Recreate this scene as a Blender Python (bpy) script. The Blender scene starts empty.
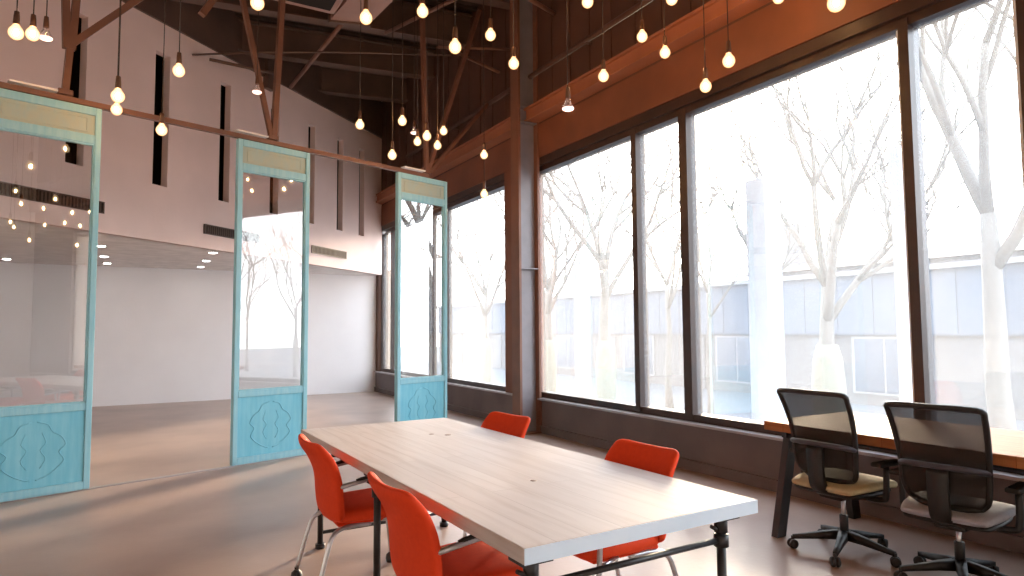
import bpy, bmesh, math, random
from mathutils import Vector, Matrix
R = math.radians
sc = bpy.context.scene
col = sc.collection
random.seed(7)

# ------------------------------------------------------------------ materials
def new_mat(name):
    m = bpy.data.materials.new(name); m.use_nodes = True
    nt = m.node_tree; nt.nodes.clear()
    out = nt.nodes.new('ShaderNodeOutputMaterial')
    return m, nt, out

def mat(name, c, rough=.6, c2=None, scale=4.0, stretch=(1, 1, 1), metal=0.0, bump=0.0, bscale=None, detail=4, spec=.5, contrast=(.35, .65), coat=0.0):
    """principled with a noise-driven mix of two colours in object space"""
    m, nt, out = new_mat(name)
    p = nt.nodes.new('ShaderNodeBsdfPrincipled')
    p.inputs['Roughness'].default_value = rough
    p.inputs['Metallic'].default_value = metal
    p.inputs['Specular IOR Level'].default_value = spec
    p.inputs['Coat Weight'].default_value = coat
    nt.links.new(p.outputs[0], out.inputs[0])
    if c2 is None:
        c2 = tuple(v * .85 for v in c)
    tc = nt.nodes.new('ShaderNodeTexCoord')
    mp = nt.nodes.new('ShaderNodeMapping'); mp.inputs['Scale'].default_value = stretch
    nt.links.new(tc.outputs['Object'], mp.inputs[0])
    n = nt.nodes.new('ShaderNodeTexNoise'); n.inputs['Scale'].default_value = scale; n.inputs['Detail'].default_value = detail
    nt.links.new(mp.outputs[0], n.inputs['Vector'])
    r = nt.nodes.new('ShaderNodeValToRGB')
    r.color_ramp.elements[0].position = contrast[0]; r.color_ramp.elements[1].position = contrast[1]
    r.color_ramp.elements[0].color = (*c, 1); r.color_ramp.elements[1].color = (*c2, 1)
    nt.links.new(n.outputs[0], r.inputs[0]); nt.links.new(r.outputs[0], p.inputs['Base Color'])
    if bump:
        n2 = nt.nodes.new('ShaderNodeTexNoise'); n2.inputs['Scale'].default_value = bscale or scale * 6; n2.inputs['Detail'].default_value = 3
        nt.links.new(mp.outputs[0], n2.inputs['Vector'])
        b = nt.nodes.new('ShaderNodeBump'); b.inputs['Strength'].default_value = bump; b.inputs['Distance'].default_value = .01
        nt.links.new(n2.outputs[0], b.inputs['Height']); nt.links.new(b.outputs[0], p.inputs['Normal'])
    return m

def wood(name, c1, c2, c3, plank=.14, axis='x', length=1.4, rough=.45, grain=18.0, coat=0.0, seam=.6):
    """planks running along Y (axis='x' means planks stack across x)"""
    m, nt, out = new_mat(name)
    p = nt.nodes.new('ShaderNodeBsdfPrincipled'); p.inputs['Roughness'].default_value = rough
    p.inputs['Coat Weight'].default_value = coat; p.inputs['Specular IOR Level'].default_value = .22
    nt.links.new(p.outputs[0], out.inputs[0])
    tc = nt.nodes.new('ShaderNodeTexCoord')
    rot = nt.nodes.new('ShaderNodeMapping')
    rot.inputs['Rotation'].default_value = (0, 0, R(90) if axis == 'x' else 0)
    nt.links.new(tc.outputs['Object'], rot.inputs[0])
    br = nt.nodes.new('ShaderNodeTexBrick')
    br.inputs['Scale'].default_value = 1; br.inputs['Brick Width'].default_value = length; br.inputs['Row Height'].default_value = plank
    br.inputs['Mortar Size'].default_value = .0015; br.inputs['Mortar Smooth'].default_value = .2
    br.inputs['Color1'].default_value = (*c1, 1); br.inputs['Color2'].default_value = (*c2, 1)
    br.inputs['Mortar'].default_value = (*[v * seam for v in c3], 1); br.inputs['Bias'].default_value = -.1
    nt.links.new(rot.outputs[0], br.inputs['Vector'])
    mp = nt.nodes.new('ShaderNodeMapping'); mp.inputs['Scale'].default_value = (1.1, grain, grain)
    nt.links.new(rot.outputs[0], mp.inputs[0])
    n = nt.nodes.new('ShaderNodeTexNoise'); n.inputs['Scale'].default_value = 1.6; n.inputs['Detail'].default_value = 5; n.inputs['Distortion'].default_value = .6
    nt.links.new(mp.outputs[0], n.inputs['Vector'])
    r = nt.nodes.new('ShaderNodeValToRGB'); r.color_ramp.elements[0].position = .45; r.color_ramp.elements[1].position = .75
    r.color_ramp.elements[0].color = (0, 0, 0, 1); r.color_ramp.elements[1].color = (1, 1, 1, 1)
    nt.links.new(n.outputs[0], r.inputs[0])
    mx = nt.nodes.new('ShaderNodeMix'); mx.data_type = 'RGBA'
    nt.links.new(r.outputs[0], mx.inputs[0]); nt.links.new(br.outputs[0], mx.inputs[6]); mx.inputs[7].default_value = (*c3, 1)
    nt.links.new(mx.outputs[2], p.inputs['Base Color'])
    b = nt.nodes.new('ShaderNodeBump'); b.inputs['Strength'].default_value = .12; b.inputs['Distance'].default_value = .004
    nt.links.new(n.outputs[0], b.inputs['Height']); nt.links.new(b.outputs[0], p.inputs['Normal'])
    return m

def glass(name, reflect=.09, tint=(1, 1, 1), dust=0.0, rough=0.0):
    """thin pane: see-through, mirror reflection rising at grazing angles, a little dust that scatters the daylight"""
    m, nt, out = new_mat(name)
    tr = nt.nodes.new('ShaderNodeBsdfTransparent'); tr.inputs[0].default_value = (*tint, 1)
    gl = nt.nodes.new('ShaderNodeBsdfGlossy'); gl.inputs['Roughness'].default_value = rough
    lw = nt.nodes.new('ShaderNodeLayerWeight'); lw.inputs[0].default_value = .35
    ma = nt.nodes.new('ShaderNodeMath'); ma.operation = 'MULTIPLY_ADD'; ma.inputs[1].default_value = .3; ma.inputs[2].default_value = reflect
    nt.links.new(lw.outputs['Fresnel'], ma.inputs[0])
    mx = nt.nodes.new('ShaderNodeMixShader')
    nt.links.new(ma.outputs[0], mx.inputs[0]); nt.links.new(gl.outputs[0], mx.inputs[2])
    if dust:  # added layer whose scatter imitates haze over the outdoor view
        tl = nt.nodes.new('ShaderNodeBsdfTranslucent'); tl.inputs[0].default_value = (1, 1, 1, 1)
        m2 = nt.nodes.new('ShaderNodeMixShader'); m2.inputs[0].default_value = dust
        nt.links.new(tr.outputs[0], m2.inputs[1]); nt.links.new(tl.outputs[0], m2.inputs[2])
        nt.links.new(m2.outputs[0], mx.inputs[1])
    else:
        nt.links.new(tr.outputs[0], mx.inputs[1])
    nt.links.new(mx.outputs[0], out.inputs[0])
    return m

def emit(name, c, s):
    m, nt, out = new_mat(name)
    e = nt.nodes.new('ShaderNodeEmission'); e.inputs[0].default_value = (*c, 1); e.inputs[1].default_value = s
    nt.links.new(e.outputs[0], out.inputs[0])
    return m

def bulb_glass(name, s):
    m, nt, out = new_mat(name)
    tr = nt.nodes.new('ShaderNodeBsdfTransparent'); tr.inputs[0].default_value = (1, .93, .82, 1)
    e = nt.nodes.new('ShaderNodeEmission'); e.inputs[1].default_value = s
    lw = nt.nodes.new('ShaderNodeLayerWeight'); lw.inputs[0].default_value = .5
    rp = nt.nodes.new('ShaderNodeValToRGB'); rp.color_ramp.elements[0].color = (1, .80, .48, 1); rp.color_ramp.elements[1].color = (1, .42, .12, 1)
    rp.color_ramp.elements[0].position = .25; rp.color_ramp.elements[1].position = .95
    nt.links.new(lw.outputs['Facing'], rp.inputs[0]); nt.links.new(rp.outputs[0], e.inputs[0])
    mx = nt.nodes.new('ShaderNodeMixShader'); mx.inputs[0].default_value = .6
    nt.links.new(tr.outputs[0], mx.inputs[1]); nt.links.new(e.outputs[0], mx.inputs[2]); nt.links.new(mx.outputs[0], out.inputs[0])
    return m

def mesh_fabric(name, c, alpha):
    """woven net: fine square holes seen from afar as partial see-through"""
    m, nt, out = new_mat(name)
    p = nt.nodes.new('ShaderNodeBsdfPrincipled'); p.inputs['Base Color'].default_value = (*c, 1); p.inputs['Roughness'].default_value = .8
    tr = nt.nodes.new('ShaderNodeBsdfTransparent')
    mx = nt.nodes.new('ShaderNodeMixShader'); mx.inputs[0].default_value = alpha
    nt.links.new(tr.outputs[0], mx.inputs[1]); nt.links.new(p.outputs[0], mx.inputs[2]); nt.links.new(mx.outputs[0], out.inputs[0])
    return m

BULB_S = 540.0
M = dict(
    floor=mat('polished_concrete', (.43, .315, .26), .34, (.30, .215, .18), 1.1, bump=.08, bscale=30, detail=8, contrast=(.3, .7), spec=.4),
    wall_up=mat('plaster_upper', (.88, .70, .665), .85, (.82, .65, .615), 1.2, bump=.15, bscale=25),
    wall_low=mat('plaster_white', (.90, .89, .92), .85, (.86, .85, .88), 1.0, bump=.1, bscale=25),
    soffit=mat('soffit_paint', (.84, .79, .77), .8),
    parapet=mat('parapet_plaster', (.145, .105, .10), .6, (.11, .082, .08), 2.0, bump=.2, bscale=14),
    fascia=mat('rust_painted_steel', (.21, .072, .034), .55, (.155, .055, .027), 1.5, (1, 1, 1), bump=.1),
    upper_brown=mat('brown_wall_paint', (.105, .045, .027), .7, (.08, .036, .024), 1.4, bump=.1),
    primer=mat('red_brown_steel', (.20, .085, .05), .5, (.15, .07, .045), 3.0),
    truss=mat('tan_steel', (.19, .09, .058), .45, (.14, .065, .045), 3.0),
    beam=mat('dark_roof_beam', (.13, .075, .055), .6, (.09, .055, .045), 2.0),
    deck=mat('dark_roof_deck', (.055, .033, .026), .8, (.035, .022, .018), 3.0),
    darkframe=mat('dark_bronze_frame', (.045, .022, .016), .4, (.03, .016, .013), 6.0),
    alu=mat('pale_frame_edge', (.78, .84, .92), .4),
    sillmat=mat('sill_metal', (.42, .38, .38), .35, metal=.5),
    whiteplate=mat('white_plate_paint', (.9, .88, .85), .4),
    knot=mat('dark_knot_wood', (.20, .13, .09), .6),
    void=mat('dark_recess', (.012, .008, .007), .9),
    jamb=mat('brown_jamb', (.16, .09, .065), .8),
    teal=mat('distressed_turquoise_paint', (.24, .54, .66), .55, (.31, .59, .68), 5.0, (6, 6, .7), bump=.15, bscale=10),
    teal_panel=mat('turquoise_board_paint', (.15, .50, .66), .6, (.24, .59, .72), 5.0, (5, 5, .6), bump=.1, bscale=10, contrast=(.3, .8)),
    teal_top=mat('faded_green_paint', (.34, .46, .44), .6, (.39, .45, .38), 6.0, (3, 3, 1.2), bump=.1),  # top panel, greyer and greener than the boards below
    orange=mat('orange_red_fabric', (.74, .058, .011), .75, (.70, .052, .010), 40.0, bump=.04, bscale=300, spec=.25),
    chrome=mat('satin_steel_tube', (.55, .57, .62), .28, metal=.9),
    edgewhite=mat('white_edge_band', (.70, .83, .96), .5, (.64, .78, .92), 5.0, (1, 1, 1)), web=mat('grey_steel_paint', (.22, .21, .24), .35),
    black=mat('black_steel', (.018, .018, .022), .4, (.012, .012, .014), 8.0),
    blackp=mat('black_plastic', (.010, .010, .011), .5),
    grayp=mat('grey_plastic', (.05, .05, .07), .5),
    seatc=mat('beige_seat_fabric', (.50, .42, .24), .8, (.44, .37, .22), 30.0),
    seatg=mat('pale_grey_seat_fabric', (.36, .37, .42), .8, (.32, .33, .38), 30.0),
    net=mesh_fabric('black_net', (.022, .018, .017), .74),
    tabletop=wood('whitewashed_planks', (.52, .46, .44), (.57, .515, .495), (.46, .395, .37), .145, 'x', 1.6, .46, 16, seam=.8),
    desktop=wood('orange_butcher_block', (.31, .115, .038), (.37, .15, .052), (.22, .072, .022), .05, 'x', .7, .55, 22),
    winglass=glass('window_glass', .02, (1, 1, 1), .065),
    panglass=glass('partition_glass', .11, (.97, .98, .98)),
    bulb=bulb_glass('warm_bulb_glass', 1.7), filament=emit('glowing_filament', (1, .52, .22), BULB_S),
    floodlit=emit('dim_flood_bulb', (1, .62, .50), 2.6),
    clear=glass('clear_bulb_glass', .30, (.9, .85, .82)),
    downl=emit('downlight_lens', (1, .93, .85), 22),
    cord=mat('cord_rubber', (.03, .018, .014), .6),
    socket=mat('socket_brown', (.10, .045, .025), .5),
    vent=mat('vent_brown', (.09, .05, .035), .6),
    duct=mat('duct_metal', (.34, .20, .16), .5, (.28, .16, .13), 2.0),
    bark=mat('grey_bark', (.16, .145, .13), .9, (.125, .115, .105), 6.0, (1, 1, .3)),
    wrap=mat('straw_trunk_wrap', (.20, .20, .15), .9, (.16, .16, .12), 9.0, (1, 1, 3)),
    facade=mat('blue_grey_cladding', (.068, .083, .115), .8, (.06, .074, .104), .5, (1, 1, .1)),
    facade2=mat('tan_facade', (.085, .08, .085), .8),
    parape=mat('pale_coping', (.2, .2, .21), .8),
    extglass=mat('dark_blue_pane', (.015, .035, .07), .3),
    ground=mat('pale_paving', (.06, .07, .085), .9, (.05, .06, .075), .4),
    whitepost=mat('white_painted_post', (.33, .38, .44), .7),
    extdoor=mat('grey_door', (.08, .08, .09), .6),
)

# ------------------------------------------------------------------ mesh building
class MB:
    def __init__(s): s.bm = bmesh.new()
    def _xf(s, vs, m):
        if m is not None:
            for v in vs: v.co = m @ v.co
    def box(s, x0, x1, y0, y1, z0, z1, m=None, bev=0.0, seg=2):
        vs = [s.bm.verts.new((x, y, z)) for x in (x0, x1) for y in (y0, y1) for z in (z0, z1)]
        F = [(0, 1, 3, 2), (4, 6, 7, 5), (0, 4, 5, 1), (2, 3, 7, 6), (0, 2, 6, 4), (1, 5, 7, 3)]
        fs = [s.bm.faces.new([vs[i] for i in f]) for f in F]
        if bev:
            es = list({e for f in fs for e in f.edges})
            r = bmesh.ops.bevel(s.bm, geom=es, offset=bev, segments=seg, profile=.5, affect='EDGES')
            vs = list({v for f in r['faces'] for v in f.verts})
            # bevel keeps all new geometry connected; collect whole island
            st = list(vs); seen = set(vs)
            while st:
                v = st.pop()
                for e in v.link_edges:
                    o = e.other_vert(v)
                    if o not in seen: seen.add(o); st.append(o)
            vs = list(seen)
        s._xf(vs, m); return s
    def loft(s, rings, cap=True, closed=True):
        vr = [[s.bm.verts.new(p) for p in r] for r in rings]
        n = len(vr[0])
        for a, b in zip(vr, vr[1:]):
            for i in range(n if closed else n - 1):
                j = (i + 1) % n
                f = s.bm.faces.new((a[i], a[j], b[j], b[i])); f.smooth = True
        if cap:
            s.bm.faces.new(list(reversed(vr[0]))); s.bm.faces.new(vr[-1])
        return s
    def tube(s, pts, r, n=8, cap=True):
        pts = [Vector(p) for p in pts]
        rs = r if isinstance(r, (list, tuple)) else [r] * len(pts)
        rings = []; up = None
        for i, p in enumerate(pts):
            a = pts[max(i - 1, 0)]; b = pts[min(i + 1, len(pts) - 1)]
            d = (b - a).normalized()
            if up is None:
                up = Vector((0, 0, 1)) if abs(d.z) < .9 else Vector((1, 0, 0))
            u = (up - d * up.dot(d)).normalized(); w = d.cross(u); up = u
            rings.append([p + (u * math.cos(t) + w * math.sin(t)) * rs[i] for t in [2 * math.pi * k / n for k in range(n)]])
        return s.loft(rings, cap)
    def bar(s, a, b, w, h=None):
        """square bar between two points"""
        h = h or w; a = Vector(a); b = Vector(b); d = (b - a).normalized()
        up = Vector((0, 0, 1)) if abs(d.z) < .95 else Vector((0, 1, 0))
        u = (up - d * up.dot(d)).normalized() * h / 2; v = d.cross(u).normalized() * w / 2
        vr = [[s.bm.verts.new(p + x) for x in (u + v, u - v, -u - v, -u + v)] for p in (a, b)]
        for i in range(4):
            j = (i + 1) % 4; s.bm.faces.new((vr[0][i], vr[0][j], vr[1][j], vr[1][i]))
        s.bm.faces.new(list(reversed(vr[0]))); s.bm.faces.new(vr[1]); return s
    def lathe(s, prof, c=(0, 0, 0), n=16, m=None):
        """profile of (radius, z)"""
        rings = [[Vector((c[0] + r * math.cos(2 * math.pi * k / n), c[1] + r * math.sin(2 * math.pi * k / n), c[2] + z)) for k in range(n)] for r, z in prof]
        if m is not None: rings = [[m @ p for p in r] for r in rings]
        return s.loft(rings, True)
    def slab(s, outline, z0, z1, m=None):
        a = [s.bm.verts.new((x, y, z0)) for x, y in outline]; b = [s.bm.verts.new((x, y, z1)) for x, y in outline]
        n = len(a)
        for i in range(n):
            j = (i + 1) % n; s.bm.faces.new((a[i], a[j], b[j], b[i]))
        s.bm.faces.new(list(reversed(a))); s.bm.faces.new(b)
        s._xf(a + b, m); return s
    def build(s, name, material, parent=None, smooth=False):
        bmesh.ops.recalc_face_normals(s.bm, faces=s.bm.faces)
        me = bpy.data.meshes.new(name); s.bm.to_mesh(me); s.bm.free()
        me.materials.append(material)
        if smooth:
            for p in me.polygons: p.use_smooth = True
        o = bpy.data.objects.new(name, me); col.objects.link(o)
        if parent: o.parent = parent
        return o

def smooth_path(pts, k=4):
    """Catmull-Rom through points"""
    P = [Vector(p) for p in pts]; P = [P[0] * 2 - P[1]] + P + [P[-1] * 2 - P[-2]]; out = []
    for i in range(1, len(P) - 2):
        for j in range(k):
            t = j / k
            out.append(.5 * ((2 * P[i]) + (P[i + 1] - P[i - 1]) * t + (2 * P[i - 1] - 5 * P[i] + 4 * P[i + 1] - P[i + 2]) * t * t + (3 * P[i] - P[i - 1] - 3 * P[i + 1] + P[i + 2]) * t ** 3))
    return out + [P[-2]]

def cushion(path, widths, thick, bow=0.0, n=20, p=3.5):
    """sweep a rounded-rectangle section (wide along local y) along a path in the xz plane"""
    d1 = smooth_path([(a[0], w, a[1]) for a, w in zip(path, widths)], 3); d2 = smooth_path([(t, 0, 0) for t in thick], 3)
    path = [(v.x, v.z) for v in d1]; widths = [v.y for v in d1]; thick = [max(v.x, .008) for v in d2]
    mb = MB(); rings = []
    for i, (x, z) in enumerate(path):
        a = path[max(i - 1, 0)]; b = path[min(i + 1, len(path) - 1)]
        d = Vector((b[0] - a[0], 0, b[1] - a[1])).normalized(); nrm = Vector((d.z, 0, -d.x))
        w = widths[i] / 2; t = thick[i] / 2; ring = []
        for k in range(n):
            th = 2 * math.pi * k / n; c, s_ = math.cos(th), math.sin(th)
            y = w * math.copysign(abs(c) ** (2 / p), c); q = t * math.copysign(abs(s_) ** (2 / p), s_)
            bo = bow * (y / .24) ** 2
            ring.append(Vector((x, y, z)) + nrm * (q + bo))
        rings.append(ring)
    mb.loft(rings); return mb

def tag(o, label=None, cat=None, group=None, kind=None):
    if label: o['label'] = label
    if cat: o['category'] = cat
    if group: o['group'] = group
    if kind: o['kind'] = kind
    return o

def empty(name, loc=(0, 0, 0), rz=0.0):
    o = bpy.data.objects.new(name, None); o.empty_display_size = .1
    o.location = loc; o.rotation_euler = (0, 0, rz); col.objects.link(o); return o

def struct(name, mb, m, parent=None):
    o = mb.build(name, m, parent)
    if parent is None: o['kind'] = 'structure'
    return o

def copy_tree(o, parent=None):
    c = o.copy(); col.objects.link(c)
    if parent: c.parent = parent
    for ch in list(o.children): copy_tree(ch, c)
    return c

# ------------------------------------------------------------------ room shell
XW, XG = 4.95, 5.07           # inner face of the window wall, plane of the glass
YB = 15.2                     # low back wall
ang = R(41.53); DB = Vector((math.cos(ang), math.sin(ang), 0)); NB = Vector((-DB.y, DB.x, 0)); CB = Vector((4.93, 14.80, 0))
XL, YF, ZR = -4.6, -4.2, 7.0
struct('floor', MB().box(XL, 5.4, YF, YB + .15, -.1, 0), M['floor'])
# roof deck rises slightly to the right
rd = MB()
rd.slab([(XL - .2, 6.72 + .06 * XL), (5.5, 6.72 + .06 * 5.5), (5.5, 6.85 + .06 * 5.5), (XL - .2, 6.85 + .06 * XL)], YF - .2, YB + .3, Matrix(((1, 0, 0, 0), (0, 0, 1, 0), (0, 1, 0, 0), (0, 0, 0, 1))))
x = XL
for k in range(int((YB - YF) / .25)):
    y = YF + k * .25
    rd.bar((XL, y, 6.70 + .06 * XL), (5.0, y, 6.70 + .06 * 5.0), .09, .05)
struct('ceiling', rd, M['deck'])
# window wall: parapet, lintels, piers
pw = MB()
pw.box(XW, 5.35, YF, YB + .1, 0, .46)
struct('wall_right', pw, M['parapet'])
bb = MB(); bb.box(XW - .025, XW, YF, YB, 0, .09); bb.box(XW - .035, XW - .0, YF, YB, .09, .105)
struct('baseboard_right', bb, M['parapet'])
up = MB()
up.box(XW, 5.35, YF, YB + .1, 4.40, 7.2)
for k in range(44):                                   # brick-like vertical board joints of the upper wall
    y = YF + .2 + k * .44
    up.box(XW - .012, XW, y, y + .40, 4.62, 6.9)
struct('wall_right_upper', up, M['upper_brown'])
fa = MB(); fa.box(XW - .01, 5.35, YF, YB + .1, 3.92, 4.40)
fa.box(XW, 5.13, 8.02, 8.84, .46, 3.92)                # the pier beside the steel column
struct('trim_1', fa, M['fascia'])
# light flanged ledge beam above
lb = MB(); lb.box(XW - .16, XW, YF, YB - .4, 4.46, 4.60); lb.box(XW - .20, XW, YF, YB - .4, 4.60, 4.63); lb.box(XW - .20, XW, YF, YB - .4, 4.43, 4.46)
struct('trim_2', lb, mat('orange_ledge_steel', (.36, .13, .065), .5, (.29, .105, .055), 2.0))
sl = MB(); sl.box(XW - .05, XW + .14, YF, 7.84, .46, .485); sl.box(XW - .05, XW + .14, 8.45, YB, .46, .485)
struct('trim_3', sl, M['sillmat'])

# windows: (group, list of panes as (y0, y1))
def window(name, spans, y0, y1):
    w = empty(name, (XG, (y0 + y1) / 2, .5)); w['kind'] = 'structure'
    oy = (y0 + y1) / 2
    f = MB()
    f.box(-.06, .10, y0 - oy, y1 - oy, 3.24, 3.44)          # head, stepped
    f.box(-.11, .0, y0 - oy, y1 - oy, 3.31, 3.44)
    f.box(-.06, .10, y0 - oy, y1 - oy, -.04, .06)
    for a in (y0 - oy, y1 - oy):
        f.box(-.05, .10, a - .03, a + .03, -.04, 3.42)
    f.build('window_frame', M['darkframe'], w)
    edges = sorted(spans)
    for (a, b), (c, d) in zip(edges, edges[1:]):
        mb = MB(); mb.box(-.07, .07, b - oy, c - oy - .035, 0, 3.3); mb.build('mullion', M['darkframe'], w)
        e = MB(); e.box(-.03, .09, c - oy - .035, c - oy, .05, 3.27, bev=.004); e.build('mullion_edge', M['alu'], w)  # daylight on the mullion's side face, painted as a pale strip
    for a, b in edges:
        g = MB(); g.box(-.004, .004, a - oy - .01, b - oy + .01, .05, 3.26); g.build('pane', M['winglass'], w)
    return w
window('window_1', [(-2.55, -.42), (-.30, 1.88), (2.0, 2.66), (2.77, 4.97), (5.12, 5.78), (5.90, 8.02)], -2.6, 8.06)
window('window_2', [(8.86, 11.22), (11.32, 11.95), (12.07, 14.22), (14.32, 14.95)], 8.82, 15.0)
# solid end of the window wall behind the photographer and the corner behind the partition
e = MB(); e.box(XW, 5.35, YF, -2.6, .46, 3.92); e.box(XW, 5.35, 15.0, YB + .1, .46, 3.92)
struct('wall_right_end', e, M['upper_brown'])

# oblique upper wall with slot openings; everything in (s, n, z) of its plane
def wb(s, n, z): return CB + DB * s + NB * n + Vector((0, 0, z))
WM = Matrix.Translation(CB) @ Matrix(((DB.x, NB.x, 0, 0), (DB.y, NB.y, 0, 0), (0, 0, 1, 0), (0, 0, 0, 1)))
slots = [(-7.68, -7.44), (-6.39, -6.13), (-5.12, -4.89), (-3.89, -3.66), (-2.79, -2.57), (-1.79, -1.57), (-.93, -.72)]
slots = [(a - .03, b - .03) for a, b in slots]
slots = [(-10.2, -9.96), (-8.95, -8.71)] + slots
w = MB(); prev = -13.2
for a, b in slots + [(0.05, None)]:
    w.box(prev, a, 0, .12, 2.76, 7.0, WM); 
    if b is not None:
        w.box(a, b, 0, .12, 2.76, 3.57, WM); w.box(a, b, 0, .12, 5.54, 7.0, WM); prev = b
struct('wall_back_upper', w, M['wall_up'])
w = MB()
w.box(-13.2, -4.15, -.04, 0.0, 5.98, 6.9, WM); w.box(-4.15, -3.95, -.10, 0.0, 5.78, 6.9, WM); w.box(-3.95, .0, -.04, 0.0, 6.02, 6.9, WM)
struct('trim_6', w, M['beam'])
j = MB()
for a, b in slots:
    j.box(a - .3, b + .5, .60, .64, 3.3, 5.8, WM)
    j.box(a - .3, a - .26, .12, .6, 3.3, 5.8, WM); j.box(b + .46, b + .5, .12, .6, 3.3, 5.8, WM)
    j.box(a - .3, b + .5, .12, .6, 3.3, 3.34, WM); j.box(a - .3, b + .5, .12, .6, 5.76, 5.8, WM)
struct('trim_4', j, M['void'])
# soffit slab behind the wall's foot
P1 = wb(-13.2, .06, 0); P2 = wb(.0, .06, 0)
so = MB(); so.slab([(P1.x, P1.y), (P2.x, P2.y), (4.95, YB + .1), (P1.x, YB + .1)], 2.76, 2.9)
struct('ceiling_low', so, M['soffit'])
wl = MB(); wl.box(XL - .1, 4.95, YB, YB + .15, 0, 2.80)
struct('wall_back', wl, M['wall_low'])
wl = MB(); wl.box(XL - .15, XL, YF, YB + .1, 0, 7.0)
struct('wall_left', wl, M['wall_low'])
wl = MB(); wl.box(XL - .1, 5.35, YF - .15, YF, 0, 7.2)
struct('wall_front', wl, M['wall_low'])

# steel H column beside the windows, up to the roof
def hcol(x0, x1, y0, y1, top):
    m = MB(); m.box(x0, x0 + .035, y0, y1, 0, top); m.box(x1 - .035, x1, y0, y1, 0, top); m.box(x0, x1, (y0 + y1) / 2 - .015, (y0 + y1) / 2 + .015, 0, top)
    m.box(x0 - .03, x1, y0 - .03, y1 + .03, 0, .02)
    for z in (2.3, 4.4, 4.63):
        m.box(x0, x1, y0, y1, z, z + .015)
    return m
cc = empty('trim_5', (4.775, 7.91, 0)); cc['kind'] = 'structure'
for x0, x1, mt_ in ((-.175, -.14, 'primer'), (.138, .173, 'primer')):
    m = MB(); m.box(x0, x1, -.11, .11, 0, 6.5); m.build('flange', M[mt_], cc)
m = MB(); m.box(-.14, .138, -.015, .015, 0, 6.5)
for z in (2.3, 4.4, 4.63): m.box(-.14, .138, -.11, .11, z, z + .015)
m.build('web', M['web'], cc)  # web greyed: daylight reflected by the steel is put into its colour
m = MB(); m.box(-.20, .17, -.14, .14, 0, .02); m.build('base_plate', M['primer'], cc)

# ------------------------------------------------------------------ roof steel
def roof_beam(y, x0, label):
    zb = lambda x: 6.10 + .06 * x
    b = empty('roof_beam', (x0, y, zb(x0)))
    for nm, w_, zlo, zhi in (('bottom_flange', .20, 0, .03), ('web', .03, .03, .52), ('top_flange', .20, .52, .55)):
        m = MB(); dx = 4.93 - x0
        m.slab([(0, zlo), (dx, zlo + .06 * dx), (dx, zhi + .06 * dx), (0, zhi)], -w_ / 2, w_ / 2, Matrix(((1, 0, 0, 0), (0, 0, 1, 0), (0, 1, 0, 0), (0, 0, 0, 1))))
        m.build(nm, M['beam'], b)
    tag(b, label, 'roof beam', 'dark steel roof beams'); return b
beams = [(13.15, 3.0, 'dark roof beam deepest in the room, just over the stepped top of the back wall'),
         (11.65, 1.35, 'dark roof beam second from the back wall, meeting the wall over its middle'),
         (10.0, -.45, 'dark roof beam third from the back wall, above the middle glass partition'),
         (8.4, -2.2, 'dark roof beam nearest the photographer, crossing above the right glass partition')]
for y, x0, l in beams: roof_beam(y, x0, l)
for y in (6.7, 5.0, 3.3, 1.6):
    roof_beam(y, XL + .02, 'dark roof beam overhead above the frame of the picture')
pu = MB()                                               # lighter purlin angle along each bay
pu.tube([(2.35, 12.3, 5.98), (2.50, 9.12, 5.96)], .035, 8)
tag(pu.build('brace_rod', M['truss']), 'thin tan brace rod slanting from the back wall top to the duct', 'brace rod')
pu = MB(); pu.tube([(3.35, 9.9, 6.25), (3.69, 7.65, 5.95), (3.9, 6.2, 5.9)], .03, 8)
tag(pu.build('brace_rod', M['truss']), 'tan brace rod slanting up above the right glass partition', 'brace rod')
pu = MB(); pu.tube([(4.30, 9.6, 6.1), (4.90, 8.9, 5.55)], .025, 8); pu.tube([(3.9, 9.08, 5.82), (4.92, 8.55, 5.80)], .02, 8)
tag(pu.build('brace_rod', M['truss']), 'crossing pair of thin rods near the steel column top', 'brace rod')
pu = MB(); pu.tube([(4.33, 7.14, 5.85), (4.93, 7.35, 5.85)], .03, 8)
tag(pu.build('brace_rod', M['truss']), 'short tan rod high beside the wall, right of the column', 'brace rod')
pu = MB(); pu.tube([(.62, 10.95, 5.72), (1.61, 10.45, 5.78), (2.6, 9.95, 5.8), (4.2, 9.2, 5.8)], .016, 6)
tag(pu.build('conduit', M['beam']), 'thin straight conduit crossing in front of the back wall top', 'conduit')
pu = MB(); pu.tube([(.85, 10.75, 5.62), (1.9, 10.95, 5.66)], .028, 6)
tag(pu.build('conduit', M['beam']), 'thicker dark conduit just under the second roof beam', 'conduit')
# wall pipe above the ledge beam
pp = empty('wall_pipe', (4.86, 7, 5.12))
m = MB(); m.tube([(0, -11, 0), (0, 5.9, 0)], .035, 10); m.build('pipe', M['upper_brown'], pp)
for k in range(9):
    m = MB(); m.box(-.02, .10, -10.5 + 2 * k, -10.47 + 2 * k, -.045, .045); m.build('clamp', M['beam'], pp)
tag(pp, 'long brown pipe clamped to the wall above the orange ledge', 'pipe')
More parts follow.
